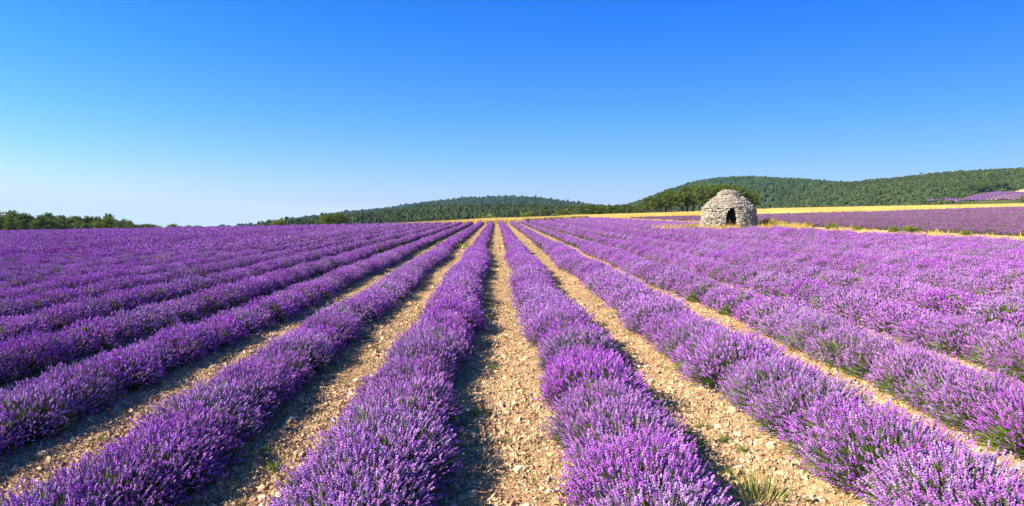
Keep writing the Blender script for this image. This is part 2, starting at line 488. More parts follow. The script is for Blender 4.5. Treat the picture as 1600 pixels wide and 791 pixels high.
W0, H0, L0 = 0.475, 0.48, 0.64         # half width, height, half length of a plant
def dome(n, w=W0, h=H0, l=L0, low=-0.12):
    """roots and tips of n stems fanning out of one plant"""
    z = R.uniform(low, 1.0, n); ph = R.uniform(0, 2 * PI, n)
    r = np.sqrt(np.clip(1 - z * z, 0, 1))
    dirs = np.stack([r * np.cos(ph), r * np.sin(ph), z], 1)
    lump = 0.86 + 0.24 * fbm(dirs[:, 0] * 2.3 + dirs[:, 2] * 2 + R.random() * 90, dirs[:, 1] * 2.3, 3, 2)
    rad = lump * (1 + 0.095 * R.normal(size=n))
    tips = np.stack([dirs[:, 0] * w, dirs[:, 1] * l, 0.06 + np.clip(dirs[:, 2], -0.12, 1) ** 1.0 * (h - 0.06)], 1) * rad[:, None]
    tips[:, 2] = np.maximum(tips[:, 2], 0.05 + 0.06 * R.random(n))
    roots = np.stack([tips[:, 0] * 0.25, tips[:, 1] * 0.30, np.full(n, 0.03)], 1)
    return roots, tips, dirs

def make_plant(n, lod, pale=0.2, bare=0.12):
    roots, tips, dirs = dome(n)
    g = fbm(dirs[:, 0] * 2.2 + R.random() * 50, dirs[:, 1] * 2.2 + dirs[:, 2], 13, 2)
    gap = g < np.quantile(g, bare)                       # clumps where the green shows through
    keep = (~gap | (R.random(n) < 0.25)) & (R.random(n) < 0.22 + 0.78 * smooth(0.0, 0.48, dirs[:, 2]))
    fl, gr = Acc(), Acc()
    ax = norm(norm(tips - roots) + 0.22 * R.normal(size=(n, 3)) + np.array([0, 0, 0.25]))
    tint = np.where(R.random((n, 1)) < pale, pick(PALE, n), np.where(R.random((n, 1)) < 0.3, pick(DEEP, n), pick(VIO, n)))
    k = keep
    if lod == 0:
        ln = R.uniform(0.036, 0.066, n); wd = R.uniform(0.0068, 0.0108, n)
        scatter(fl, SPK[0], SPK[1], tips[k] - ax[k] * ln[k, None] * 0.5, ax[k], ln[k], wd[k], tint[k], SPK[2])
        ends = tips - ax * (ln * 0.3)[:, None]
        scatter(gr, STV, STF, roots, ends - roots, np.linalg.norm(ends - roots, axis=1), 0.0022, pick(STEM, n))
    elif lod == 1:
        ln = R.uniform(0.045, 0.080, n); wd = R.uniform(0.009, 0.014, n)
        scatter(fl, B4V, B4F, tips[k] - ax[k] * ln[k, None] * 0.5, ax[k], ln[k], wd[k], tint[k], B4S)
        s = R.random(n) < 0.5
        scatter(gr, STV[:4], STF[:1] * 0 + np.array([[0, 1, 3]]), roots[s], (tips - roots)[s], np.linalg.norm(tips - roots, axis=1)[s], 0.006, pick(STEM, int(s.sum())))
    nb = int(n * (0.45 if lod == 0 else 0.4))            # narrow leaves round the base
    rr, tt, dd = dome(nb, W0 * 0.74, H0 * 0.72, L0 * 0.80)
    la = norm(tt - rr + 0.10 * R.normal(size=(nb, 3)))
    L = R.uniform(0.10, 0.22, nb)
    scatter(gr, BLV, BLF, tt - la * L[:, None] * 0.7, la, L, 0.006 if lod == 0 else 0.010, pick(OLIVE, nb))
    if gap.any():
        gi = np.where(gap)[0]; m = len(gi)
        scatter(gr, BLV, BLF, tips[gi] * 0.72, ax[gi], R.uniform(0.10, 0.17, m), 0.006 if lod == 0 else 0.011, pick([(0.24, 0.33, 0.06), (0.18, 0.26, 0.06)], m))
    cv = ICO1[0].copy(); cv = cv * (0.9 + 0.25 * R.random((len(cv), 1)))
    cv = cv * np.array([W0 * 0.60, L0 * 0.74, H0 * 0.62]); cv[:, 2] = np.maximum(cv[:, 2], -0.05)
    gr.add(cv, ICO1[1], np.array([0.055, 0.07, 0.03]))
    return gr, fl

PLANTS = []
for lod, n, cnt in ((0, 2600, 6), (1, 1400, 5)):
    lst = []
    for q in range(cnt):
        gr, fl = make_plant(n, lod, pale=(0.10, 0.25, 0.15, 0.55, 0.2, 0.3)[q], bare=(0.06, 0.16, 0.10, 0.14, 0.22, 0.08)[q])
        lst.append((gr.mesh("lavender_bush", M_GREEN), fl.mesh("flower_spikes", M_FLOWER)))
    PLANTS.append(lst)

def far_run(L, dull=False):
    """a stretch of row far from the camera, every plant still its own dome of spikes; local y from -L to 0"""
    ac = Acc()
    y = -L + 0.2
    while y < -0.1:
        dist = max(24.0, 118 + y)
        n = int(np.clip(330 * 34 / dist, 130, 400))
        sc = R.uniform(0.80, 1.12)
        roots, tips, dirs = dome(n, W0 * 0.82 * sc, H0 * 0.90 * sc, L0 * 1.05)
        off = np.array([R.normal() * 0.05, y, SY * y])
        k = 34 / 190.0
        wd = (0.022 + 0.0005 * (dist - 25)) * R.uniform(0.8, 1.3, n)
        ln = (0.078 + 0.0010 * (dist - 25)) * R.uniform(0.8, 1.3, n)
        ax = norm(norm(tips - roots) + 0.35 * R.normal(size=(n, 3)) + np.array([0, 0, 0.3]))
        pal = R.random() * 0.4
        tint = np.where(R.random((n, 1)) < pal, pick(PALE, n), pick(VIO + DEEP, n)) * R.uniform(0.85, 1.12)
        if dull:
            tint = tint * np.array([0.68, 0.74, 0.62])
        green = R.random(n) < np.where(dirs[:, 2] < 0.42, 0.62, 0.08 if not dull else 0.22) * (1.0 if R.random() > 0.1 else 2.5)
        tint[green] = pick(OLIVE, int(green.sum())) * 1.1
        scatter(ac, B3V, B3F, tips + off - ax * ln[:, None] * 0.45, ax, ln, wd, tint, B3S)
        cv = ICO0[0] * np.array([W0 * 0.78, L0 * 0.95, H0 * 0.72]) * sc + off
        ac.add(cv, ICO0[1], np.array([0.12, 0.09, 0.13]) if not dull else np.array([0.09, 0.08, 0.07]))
        y += 0.74 * R.uniform(0.85, 1.15)
        if R.random() < 0.02: y += R.uniform(0.3, 0.8)
    return ac.mesh("distant_bushes", M_FARROW)

BIN = 11.0
RUNS = {}
def run_mesh(nb, dull, seed):
    key = (nb, dull, seed)
    if key not in RUNS: RUNS[key] = far_run(nb * BIN, dull)
    return RUNS[key]

HUT = np.array([21.2, 62.0])
def hut_gap(X):
    """stretch of a row cleared round the stone hut"""
    dx = abs(X - HUT[0])
    return (HUT[1] - 6.5, HUT[1] + 9.0) if dx < 4.0 else None

ORD = ["first", "second", "third", "fourth", "fifth", "sixth", "seventh", "eighth", "ninth", "tenth", "eleventh", "twelfth", "thirteenth"]
def bush(row, lod, x, y, s, low=1.0, wide=1.0):
    gm, fm = random.choice(PLANTS[lod])
    o = link("lavender_bush", gm, row, (x, y, SY * y - 0.01), random.choice((0, PI)) + random.uniform(-0.25, 0.25),
             (s * random.uniform(0.95, 1.08) * (1 + low) / 2 * wide, s * random.uniform(0.95, 1.08), s * random.uniform(0.90, 1.08) * low))
    link("flower_spikes", fm, o, kind="stuff")

def lavender_row(X, label, group, dull=False, mid_lim=30.0):
    y_end = float(field_end(X))
    row = thing("lavender_row", label, "lavender row", (X, 0, SX * X + float(swell(X))), group=group)
    slope = 0.74 if X < 0 else 0.79
    y0 = max(1.6, abs(X) / slope - 3.0)
    ys = max(math.sqrt(max(mid_lim ** 2 - X * X, 0.0)), y0)
    nb = int((y_end - ys) // BIN)
    far0 = y_end - nb * BIN
    if dull: far0 = y_end - math.ceil((y_end - y0) / BIN) * BIN
    if y0 > far0 - 3 and not dull: far0 = y_end - (nb + 1) * BIN if nb * BIN < y_end - y0 else far0
    nb = max(1, int(round((y_end - far0) / BIN)))
    gap = hut_gap(X)
    y = y0; ph = random.random() * 50
    while y < far0:
        near = math.hypot(X, y) < 11.5
        m = 0.06 * math.sin(y * 0.5 + ph) + random.gauss(0, 0.035)
        s = random.uniform(0.94, 1.07)
        if random.random() < 0.03: s *= 0.8
        bush(row, 0 if near else 1, m, y, s, 0.84 if X < -2 else (0.92 if X > 4 else 1.0), 1.09 if X > 1.5 else (0.90 if X < -4 else 1.0))
        y += 0.58 * random.uniform(0.75, 1.25)
        if random.random() < 0.012: y += 0.3
    if gap is None:
        link("distant_bushes", run_mesh(nb, dull, random.randrange(3)), row, (0, y_end, SY * y_end), sc=(0.84 if abs(X) > 4 else 1.0, 1, 1), kind="stuff")
    else:
        key = ("hut", round(X, 2))
        me = run_mesh(nb, dull, 0).copy()
        co = np.empty(len(me.vertices) * 3, np.float32); me.vertices.foreach_get("co", co); co = co.reshape(-1, 3)
        yy = co[:, 1] + y_end
        bad = (yy > gap[0]) & (yy < gap[1])
        import bmesh
        bm = bmesh.new(); bm.from_mesh(me); bm.verts.ensure_lookup_table()
        bmesh.ops.delete(bm, geom=[bm.verts[i] for i in np.where(bad)[0]], context="VERTS")
        bm.to_mesh(me); bm.free()
        link("distant_bushes", me, row, (0, y_end, SY * y_end), kind="stuff")
    return row

for k in range(13):                                   # the hut's side: thirteen rows up to the dirt lane
    lavender_row(HALF + ROW * k + 0.05, f"{ORD[k]} purple lavender row from the central stony path, counted towards the stone hut",
                 "lavender rows on the stone hut side of the path")
for k in range(49):                                   # the open side
    X = -HALF - ROW * k + 0.05
    if k < 12:
        lavender_row(X, f"{ORD[k]} purple lavender row from the central stony path, counted away from the stone hut", "lavender rows on the open side of the path")
    else:
        lavender_row(X, "lavender row merged with others into a solid purple mass towards the far treeline", "merged lavender rows near the treeline")
LANE0, LANE1 = 23.3, 29.6
X = LANE1 + 0.6
while X < 101:
    lavender_row(X, "duller purple lavender row bordering the far side of the dirt lane" if X < LANE1 + 1 else "duller purple lavender row in the mass between the dirt lane and wheat", "lavender rows beyond the dirt lane", dull=True, mid_lim=0.0)
    X += ROW

# ------------------------------------------------------------------ gravel and stones of the paths
def pebbles(name, n, ya, yb, size, xlim, pw):
    Y = ya + (yb - ya) * R.random(n) ** pw
    kk = R.integers(-xlim, xlim + 1, n)
    X = kk * ROW + 0.05 + np.clip(R.normal(size=n) * 0.38, -0.8, 0.8)
    ok = (np.abs(X / Y) < 0.95) & (X < 22) & (R.random(n) < 0.35 + 1.3 * (fbm(X * 1.1, Y * 0.7, 71, 3) - 0.2))
    X, Y = X[ok], Y[ok]; n = len(X)
    s = size * np.exp(0.45 * R.normal(size=n)) * (0.85 + 0.018 * Y)
    Z = field_z(X, Y) + relief(X, Y) - s * 0.12
    ac = Acc()
    tint = pick([(0.60, 0.435, 0.275), (0.50, 0.335, 0.195), (0.68, 0.53, 0.37), (0.34, 0.215, 0.12), (0.54, 0.375, 0.23)], n, 0.2)
    ax = norm(np.stack([R.normal(size=n) * 0.45, R.normal(size=n) * 0.45, np.ones(n)], 1))
    part = R.integers(0, 4, n)
    for q in range(4):
        i = part == q
        tv = np.array([(1, 0.8, 0), (-1, 0.9, 0), (-1, -0.8, 0), (0.9, -1, 0), (0.45, 0.1, 1.1), (-0.5, -0.1, 1.25)])
        tv = tv * (1 + 0.25 * R.normal(size=(6, 1)))
        tf = np.array([(0, 1, 5), (0, 5, 4), (1, 2, 5), (2, 3, 4), (2, 4, 5), (3, 0, 4)])
        scatter(ac, tv, tf, np.stack([X, Y, Z], 1)[i], ax[i], s[i] * 0.9, s[i] * 0.75, tint[i], None, flat=0.72)
    link(name, ac.mesh(name, M_PEBBLE), kind="stuff", label="pale limestone gravel strewn along the paths between the lavender rows", category="gravel")
pebbles("gravel", 90000, 3.0, 7.6, 0.0115, 2, 1.15)
pebbles("gravel", 64000, 7.4, 15.0, 0.0145, 4, 1.1)
pebbles("gravel", 36000, 14.5, 48.0, 0.018, 6, 1.25)

STONES = []
for q in range(8):
    v = ICO1[0] * (1 + 0.16 * R.normal(size=(42, 1))); v = v * np.array([1.0, 0.75, 0.5])
    v = np.sign(v) * np.abs(v) ** 0.8
    ac = Acc(); ac.add(v, ICO1[1], np.array([0.62, 0.50, 0.35]) * (0.75 + 0.5 * R.random()))
    STONES.append(ac.mesh("stone", M_PEBBLE))
for q in range(240):
    y = 3.2 + 9.5 * random.random() ** 1.4
    x = random.choice([-3, -2, -1, -1, 0, 0, 0, 1, 1, 1, 2, 2, 3]) * ROW + 0.05 + max(-0.6, min(0.6, random.gauss(0.08, 0.3)))
    if abs(x / y) > 0.9: continue
    s = random.uniform(0.022, 0.048)
    o = link("stone", random.choice(STONES), ground, (x, y, field_z(x, y) + float(relief(x, y)) + s * 0.2), random.random() * 6.28, s * random.uniform(0.8, 1.1))
    o.rotation_euler[0] = random.uniform(-0.4, 0.4)

# ------------------------------------------------------------------ dirt lane and dry grass
ac = Acc()
ys = np.arange(18, float(field_end(26)) + 2, 1.0); xs = np.linspace(LANE0 - 0.3, LANE1 + 0.1, 16)
XX, YY = np.meshgrid(xs, ys)
ii = np.arange(XX.size).reshape(XX.shape)
a, b, c, d = ii[:-1, :-1].ravel(), ii[:-1, 1:].ravel(), ii[1:, 1:].ravel(), ii[1:, :-1].ravel()
tt = fbm(XX * 0.8, YY * 0.4, 51, 3)[..., None]
ac.add(np.stack([XX, YY, field_z(XX, YY) + 0.06 + 0.05 * vnoise(XX * 2, YY * 2, 6)], -1).reshape(-1, 3), np.concatenate([np.stack([a, b, c], 1), np.stack([a, c, d], 1)]),
       (np.array([0.58, 0.44, 0.23]) * (1 - tt) + np.array([0.46, 0.33, 0.16]) * tt).reshape(-1, 3))
link("dirt_lane", ac.mesh("dirt_lane", M_SOIL, True), kind="structure")

def blades(ac, X, Y, h, w, cols, lean=0.35, zfun=field_z):
    n = len(X)
    ax = np.stack([R.normal(size=n) * lean, R.normal(size=n) * lean, np.ones(n)], 1)
    scatter(ac, BLV * np.array([1, 0.5, 1]), BLF, np.stack([X, Y, zfun(X, Y)], 1), ax, h, w, pick(cols, n, 0.18))
GOLD = [(0.62, 0.45, 0.13), (0.68, 0.53, 0.21), (0.50, 0.35, 0.09)]
ac = Acc()
n = 9000                                              # round the hut
rr = 2.5 + 3.6 * R.random(n) ** 1.3; th = R.uniform(0, 2 * PI, n)
X, Y = HUT[0] + rr * np.cos(th) * 1.15, HUT[1] + rr * np.sin(th) * 1.1
k = ~((np.abs(X - HUT[0] - 0.32) < 0.6) & (Y < HUT[1]))
X, Y = X[k], Y[k]
blades(ac, X, Y, R.uniform(0.25, 0.75, len(X)) * (0.4 + fbm(X, Y, 4, 2)), 0.03, GOLD, 0.5)
n = 9000
Y = R.uniform(24, float(field_end(26)), n); X = R.uniform(LANE0 - 0.4, LANE1 + 0.4, n)
g = fbm(X * 0.6, Y * 0.25, 66, 3)
blades(ac, X, Y, 0.12 + 0.75 * np.clip(g - 0.42, 0, 1) * R.uniform(0.8, 2.0, n), 0.03, GOLD, 0.5)
link("dry_grass", ac.mesh("dry_grass", M_STRAW), kind="stuff", label="golden dry grass along the dirt lane and round the stone hut", category="grass")

# wheat beyond the lavender
def wheat_far(X): return np.interp(X, [-22, -12, 0, 14, 24, 60, 110, 200, 300], [124.5, 128, 140, 170, 212, 235, 270, 310, 318])
ac = Acc()
xs = np.concatenate([np.arange(-22, 60, 1.5), np.arange(60, 300, 4.0)]); us = np.linspace(0, 1, 60) ** 1.4
XX = np.repeat(xs[None], 60, 0); YY = field_end(XX) + 1.4 + us[:, None] * (wheat_far(XX) - field_end(XX) - 1.4)
edge = smooth(0, 0.02, us)[:, None] * (1 - smooth(0.98, 1.0, us))[:, None]
ZZ = ground_z(XX, YY) + (0.62 + 0.22 * fbm(XX * 0.35, YY * 0.2, 21, 4) + 0.1 * R.random(XX.shape)) * np.interp(XX, [-22, -2], [0.25, 1]) * edge + 0.01
ii = np.arange(XX.size).reshape(XX.shape)
a, b, c, d = ii[:-1, :-1].ravel(), ii[:-1, 1:].ravel(), ii[1:, 1:].ravel(), ii[1:, :-1].ravel()
tt = smooth(0.3, 0.7, 0.5 * fbm(XX * 0.3, YY * 0.12, 87, 4) + 0.5 * fbm(XX * 0.03, YY * 0.5, 88, 3))[..., None]
ac.add(np.stack([XX, YY, ZZ], -1).reshape(-1, 3), np.concatenate([np.stack([a, b, c], 1), np.stack([a, c, d], 1)]),
       (np.array([0.70, 0.54, 0.19]) * (1 - tt) + np.array([0.56, 0.37, 0.09]) * tt).reshape(-1, 3))
n = 26000
X = R.uniform(-20, 260, n); u = R.random(n) ** 2.0
Y = field_end(X) + 1.0 + u * (wheat_far(X) - field_end(X) - 1.0)
blades(ac, X, Y, R.uniform(0.7, 1.15, n) * np.interp(X, [-22, -2], [0.35, 1]), 0.05, [(0.70, 0.54, 0.18), (0.62, 0.45, 0.13), (0.76, 0.62, 0.28)], 0.15, ground_z)
link("wheat", ac.mesh("wheat", M_STRAW), kind="stuff", label="golden ripe wheat field in a band beyond the lavender", category="wheat field")

# ------------------------------------------------------------------ stone hut
hut = thing("stone_hut", "round dry stone hut with stepped dome roof and pointed dark doorway", "stone hut", (HUT[0], HUT[1], float(field_z(*HUT)) - 0.03), sc=(1, 1, 1.0))
FACE = math.atan2(-HUT[1], -HUT[0] + 1.0)             # the doorway looks at the camera
def squircle(th):
    q = th - FACE
    return 1.0 / (abs(math.cos(q)) ** 2.5 + abs(math.sin(q)) ** 2.5) ** (1 / 2.5)
prof = [(0.0, 2.50), (1.0, 2.44), (1.95, 2.34), (2.02, 2.38), (2.2, 2.22), (2.55, 1.84), (2.85, 1.50), (2.98, 1.34), (3.02, 1.12), (3.25, 0.98), (3.5, 0.76), (3.64, 0.50), (3.72, 0.2)]
def wall_r(z, th):
    r = np.interp(z, [p[0] for p in prof], [p[1] for p in prof])
    s = squircle(th); m = min(1.0, max(0.0, (3.2 - z) / 1.6))
    return r * (1 + (s - 1) * m * 0.85) * (0.985 + 0.03 * math.sin(3 * th + 1 + z))
DOOR_T = FACE + 0.13                                  # a little to one side of the front
def in_door(th, z, pad=0.0):
    q = (th - DOOR_T + PI) % (2 * PI) - PI
    x = math.sin(q) * 2.4
    if math.cos(q) < 0: return False
    zt = 1.84 + pad
    if z > zt: return False
    half = 0.57 + pad
    if z > 1.05: half *= math.sqrt(max(0, 1 - ((z - 1.05) / (zt - 1.05)) ** 1.7))
    return abs(x) < half
STN = np.array([(0.50, 0.46, 0.40), (0.42, 0.38, 0.33), (0.58, 0.53, 0.46), (0.36, 0.33, 0.30), (0.56, 0.48, 0.38)]) * 0.85
BOXF = np.array([(0, 2, 1), (0, 3, 2), (4, 5, 6), (4, 6, 7), (0, 1, 5), (0, 5, 4), (1, 2, 6), (1, 6, 5), (2, 3, 7), (2, 7, 6), (3, 0, 4), (3, 4, 7)])
def stone_block(ac, th, z, ln, ht, dp, r, tilt=0.0, tint=None):
    er, et, ez = np.array([math.cos(th), math.sin(th), 0]), np.array([-math.sin(th), math.cos(th), 0]), np.array([0, 0, 1.0])
    ez = norm(ez + tilt * er)
    ct = er * r + np.array([0, 0, z])
    V = []
    for sz in (-0.5, 0.5):
        for (sr, st) in ((-1, -0.5), (0, -0.5), (0, 0.5), (-1, 0.5)):
            V.append(ct + er * (sr * dp + R.normal() * 0.018) + et * (st * ln * R.uniform(0.86, 1.0)) + ez * (sz * ht * R.uniform(0.75, 1.0) + R.normal() * 0.006))
    V = np.array(V)
    ac.add(V, BOXF, (pick(STN, 1, 0.16)[0] if tint is None else tint))
wall, roof = Acc(), Acc()
z = 0.0
while z < 3.66:
    ht = random.uniform(0.055, 0.105) if z < 2.0 else random.uniform(0.055, 0.09)
    th = random.random(); end = th + 2 * PI
    rr = wall_r(z + ht / 2, th)
    while th < end - 0.01:
        r = wall_r(z + ht / 2, th)
        ln = random.uniform(0.11, 0.30) if z < 2.0 else random.uniform(0.13, 0.34)
        ln = min(ln, r * 0.9); dt = ln / max(r, 0.15)
        tc = th + dt / 2
        if not in_door(tc, z + ht / 2, 0.12):
            stone_block(wall if z < 1.98 else roof, tc, z + ht / 2 + random.gauss(0, 0.008), ln, ht, 0.30, r + random.gauss(0, 0.055), 0.0 if z < 2.0 else -0.05)
        th += dt
    z += ht * 0.97
# a shell behind the stones closes the joints, with the doorway left open
nth, nz_ = 96, 40
V, Fc = [], []
for j in range(nz_ + 1):
    zz = 3.60 * j / nz_
    for i in range(nth):
        t = 2 * PI * i / nth; r = max(wall_r(zz, t) - 0.14, 0.02)
        V.append((r * math.cos(t), r * math.sin(t), zz))
for j in range(nz_):
    for i in range(nth):
        t = 2 * PI * (i + 0.5) / nth; zz = 3.6 * (j + 0.5) / nz_
        if in_door(t, zz, 0.05): continue
        a, b = j * nth + i, j * nth + (i + 1) % nth
        Fc += [(a, b, b + nth), (a, b + nth, a + nth)]
core = Acc(); core.add(V, Fc, np.array([0.07, 0.06, 0.05]))
link("wall_core", core.mesh("wall_core", M_STONE), hut)
w_ob = link("wall", wall.mesh("wall", M_STONE), hut, kind="stuff")
link("roof", roof.mesh("roof", M_STONE), hut, kind="stuff")
th = 0.2
while th < 2 * PI + 0.15:                              # the ledge of larger flat slabs where wall meets roof
    ln = random.uniform(0.45, 0.75); r = wall_r(2.0, th) + 0.03; dt = ln / r
    ac = Acc(); stone_block(ac, th + dt / 2, 2.02 + 0.05 * math.sin(th * 2 + 1) + random.gauss(0, 0.04), ln, random.uniform(0.06, 0.09), 0.5, r + random.uniform(-0.03, 0.06), -0.04)
    link("eave_slab", ac.mesh("eave_slab", M_STONE), hut); th += dt
for s in (-1, 1):                                      # jambs and pointed arch of the doorway
    z = 0.0
    while z < 1.05:
        ht = random.uniform(0.10, 0.17); ac = Acc()
        stone_block(ac, DOOR_T + s * (0.57 + 0.09) / 2.44, z + ht / 2, random.uniform(0.19, 0.26), ht, 0.5, wall_r(z, DOOR_T) + 0.04)
        link("door_stone", ac.mesh("door_stone", M_STONE), hut); z += ht * 1.02
    for q in range(6):
        u = (q + 0.5) / 6; zz = 1.08 + u * 0.78
        half = 0.61 * math.sqrt(max(0, 1 - ((zz - 1.05) / 0.86) ** 1.7))
        ac = Acc(); stone_block(ac, DOOR_T + s * (half + 0.05) / 2.44, zz + 0.05, 0.26, 0.11, 0.5, wall_r(zz, DOOR_T) + 0.05)
        link("door_stone", ac.mesh("door_stone", M_STONE), hut)
ac = Acc()                                             # brushwood lying inside the doorway
n = 160
dvec = np.array([math.cos(DOOR_T), math.sin(DOOR_T), 0]); tvec = np.array([-dvec[1], dvec[0], 0])
P = dvec[None] * R.uniform(1.5, 2.3, (n, 1)) + tvec[None] * R.uniform(-0.5, 0.5, (n, 1)) + np.array([0, 0, 1.0]) * R.uniform(0, 0.35, (n, 1)) + np.array([HUT[0], HUT[1], float(field_z(*HUT))])
scatter(ac, STV, STF, P, R.normal(size=(n, 3)) + np.array([0, 0, 0.6]), R.uniform(0.3, 0.8, n), 0.012, pick([(0.24, 0.13, 0.07), (0.34, 0.20, 0.10)], n))
br = link("brushwood", ac.mesh("brushwood", M_BARK), None, label="heap of brown dry brushwood lying in the hut doorway", category="brushwood")

# ------------------------------------------------------------------ trees
def make_tree(kind, seed):
    random.seed(seed)
    hgt = 8.0
    tr, cr = Acc(), Acc()
    bend = [random.uniform(-0.35, 0.35) for _ in range(2)]
    spine = lambda u: np.array([bend[0] * u * u, bend[1] * u * u, hgt * 0.94 * u])
    tube(tr, [spine(u) for u in np.linspace(0, 1, 7)], [0.19 * (1 - u) + 0.03 for u in np.linspace(0, 1, 7)], (0.13, 0.085, 0.055), 6)
    puffs = [(spine(0.97), 0.75, 0.6)]
    if kind == "pine":
        n = 17; u0, ext = 0.34, 1.75
    else:
        n = 20; u0, ext = 0.16, 1.9
    for i in range(n):
        u = u0 + (0.93 - u0) * (i / n) ** 0.85; a = i * 2.4 + random.uniform(-0.5, 0.5)
        env = math.sin(min(1, (1 - u) / (1 - u0) * 0.86 + 0.14) * PI * 0.55) if kind == "pine" else math.sin((u - u0 + 0.16) / (1.12 - u0) * PI) ** 0.6
        L = ext * env * random.uniform(0.65, 1.1)
        s = spine(u); e = s + np.array([math.cos(a) * L, math.sin(a) * L, L * random.uniform(0.05, 0.35)])
        tube(tr, [s, (s + e) / 2 + np.array([0, 0, 0.08]), e], [0.06, 0.04, 0.015], (0.12, 0.08, 0.05), 4)
        puffs.append((e, random.uniform(0.65, 1.05), random.uniform(0.38, 0.6) if kind == "pine" else random.uniform(0.6, 0.85)))
        puffs.append(((s + e) / 2 + np.array([0, 0, 0.2]), random.uniform(0.45, 0.75), random.uniform(0.3, 0.5)))
    cols = [(0.13, 0.18, 0.042), (0.19, 0.24, 0.056), (0.08, 0.12, 0.032)] if kind == "pine" else [(0.19, 0.23, 0.045), (0.15, 0.19, 0.04), (0.24, 0.27, 0.06)]
    for c, r, fz in puffs:
        n = int(85 * r)
        p = norm(R.normal(size=(n, 3))) * (R.random((n, 1)) ** 0.45) * np.array([r, r, r * fz])
        scatter(cr, BLV[:3] * np.array([1, 0.4, 1.6]), BLF[:1] * 0 + np.array([[0, 1, 2]]), p + c, p + 0.5 * R.normal(size=(n, 3)) + np.array([0, 0, 0.3]),
                R.uniform(0.25, 0.45, n), R.uniform(0.10, 0.18, n), pick(cols, n, 0.2) * R.uniform(0.8, 1.2))
    return tr.mesh("trunk", M_BARK), cr.mesh("crown", M_LEAF)

TREES = {"pine": [make_tree("pine", 100 + q) for q in range(5)], "leafy": [make_tree("leafy", 200 + q) for q in range(4)]}
random.seed(21)
def tree(name, kind, label, x, ytop, depth, group=None, wide=1.0, min_h=1.5):
    p = px_at(x, ytop, depth)
    zg = float(ground_z(p[0], depth)); h = max(p[2] - zg, min_h)
    s = h / 8.0
    w = s * wide * random.uniform(0.9, 1.15)
    r = thing(name, label, "tree", (p[0], depth, zg - 0.1), random.uniform(0, 6.28), (w, w, s), group)
    tm, cm = random.choice(TREES[kind])
    link("trunk", tm, r); link("crown", cm, r)
    return r
# the pine grove beside the hut
gtop = lambda x: np.interp(x, [985, 1000, 1020, 1040, 1060, 1085, 1110, 1130, 1150, 1170, 1180, 1190], [322, 314, 303, 294, 291, 288, 288, 286, 286, 291, 297, 303])
for dep, n, dy in ((213, 17, 4.0), (219, 17, 1.5), (226, 17, -0.5)):
    for i in range(n):
        x = 990 + (1183 - 990) * (i + random.uniform(0.1, 0.9)) / n
        tree("pine_tree", "pine_tree" and "pine", "tall dark green pine with bare trunk in the dense grove behind the stone hut", x, float(gtop(x)) + dy + random.uniform(-3, 5), dep + random.uniform(-2, 2), "pines in the grove behind the stone hut", 0.95)
# belt of smaller pines between the grove and the wheat
for i in range(26):
    x = 896 + (1000 - 896) * (i + random.random()) / 26
    tree("pine_tree", "pine", "small pine in the low belt beyond the wheat, ahead of the grove", x, random.uniform(316.5, 323), random.uniform(255, 285), "small pines in the belt beside the grove", 1.25)
tree("pine_tree", "pine", "lone pointed pine standing clear behind the wheat, before the low hill", 851, 319, 250, None, 1.15)
tree("round_tree", "leafy", "low yellow-green rounded tree between the lone pointed pine and pine belt", 879, 326, 248, None, 1.9)
tree("pine_tree", "pine", "dark broad pine at the open end of the pine belt", 906, 319, 240, None, 1.2)
tree("round_tree", "leafy", "small dull green tree beside the lone pointed pine, nearer the rows' end", 825, 329, 250, None, 1.5)
for x, yt in ((755, 331.5), (768, 332)):
    tree("round_tree", "leafy", "small round tree of a pair directly behind the end of the central path", x, yt, 260, "pair of small trees behind the central path", 1.6)
tree("round_tree", "leafy", "yellow-green tree of the close pair on the field edge, farther from the low hill", 507, 332, 170, None, 1.25)
tree("round_tree", "leafy", "fuller yellow-green tree of the close pair on the field edge, nearer the low hill", 528, 330.5, 172, None, 1.3)
tree("round_tree", "leafy", "low bushy tree on the field edge by the foot of the low hill", 436, 341, 180, None, 1.9)
# the treeline at the end of the field
ltop = lambda x: np.interp(x, [-60, 0, 30, 60, 70, 100, 130, 165, 180, 200, 206], [327, 330, 328, 333, 337, 334, 339, 338, 341, 344, 349])
for dep, n, dy in ((196, 17, 4.0), (205, 18, 1.0), (216, 15, -2.0)):
    for i in range(n):
        x = -50 + 254 * (i + random.uniform(0.1, 0.9)) / n
        kd = "pine" if random.random() < 0.7 else "leafy"
        tree("pine_tree" if kd == "pine" else "round_tree", kd, "dark green pine packed into the long treeline at the end of the lavender" if kd == "pine" else "lighter green rounded tree packed into the long treeline at the end of the lavender",
             x, float(ltop(x)) + dy + random.uniform(-5.5, 6), dep + random.uniform(-3, 3), "pines in the long treeline" if kd == "pine" else "rounded trees in the long treeline", 1.0)
for x, yt in ((213, 348.5), (222, 348), (232, 348.5), (244, 349.5)):
    tree("round_tree", "leafy", "low dark tree in the short hedge-like clump past the end of the treeline", x, yt, 205, "trees in the low clump past the treeline", 1.6)
tree("round_tree", "leafy", "single small round tree on the skyline next to the low clump", 269, 348, 205, None, 1.5)
for x, yt in ((296, 350.5), (311, 350.8)):
    tree("round_tree", "leafy", "tiny treetop just showing over the purple skyline, one of two", x, yt, 215, "two tiny treetops on the skyline", 1.6)
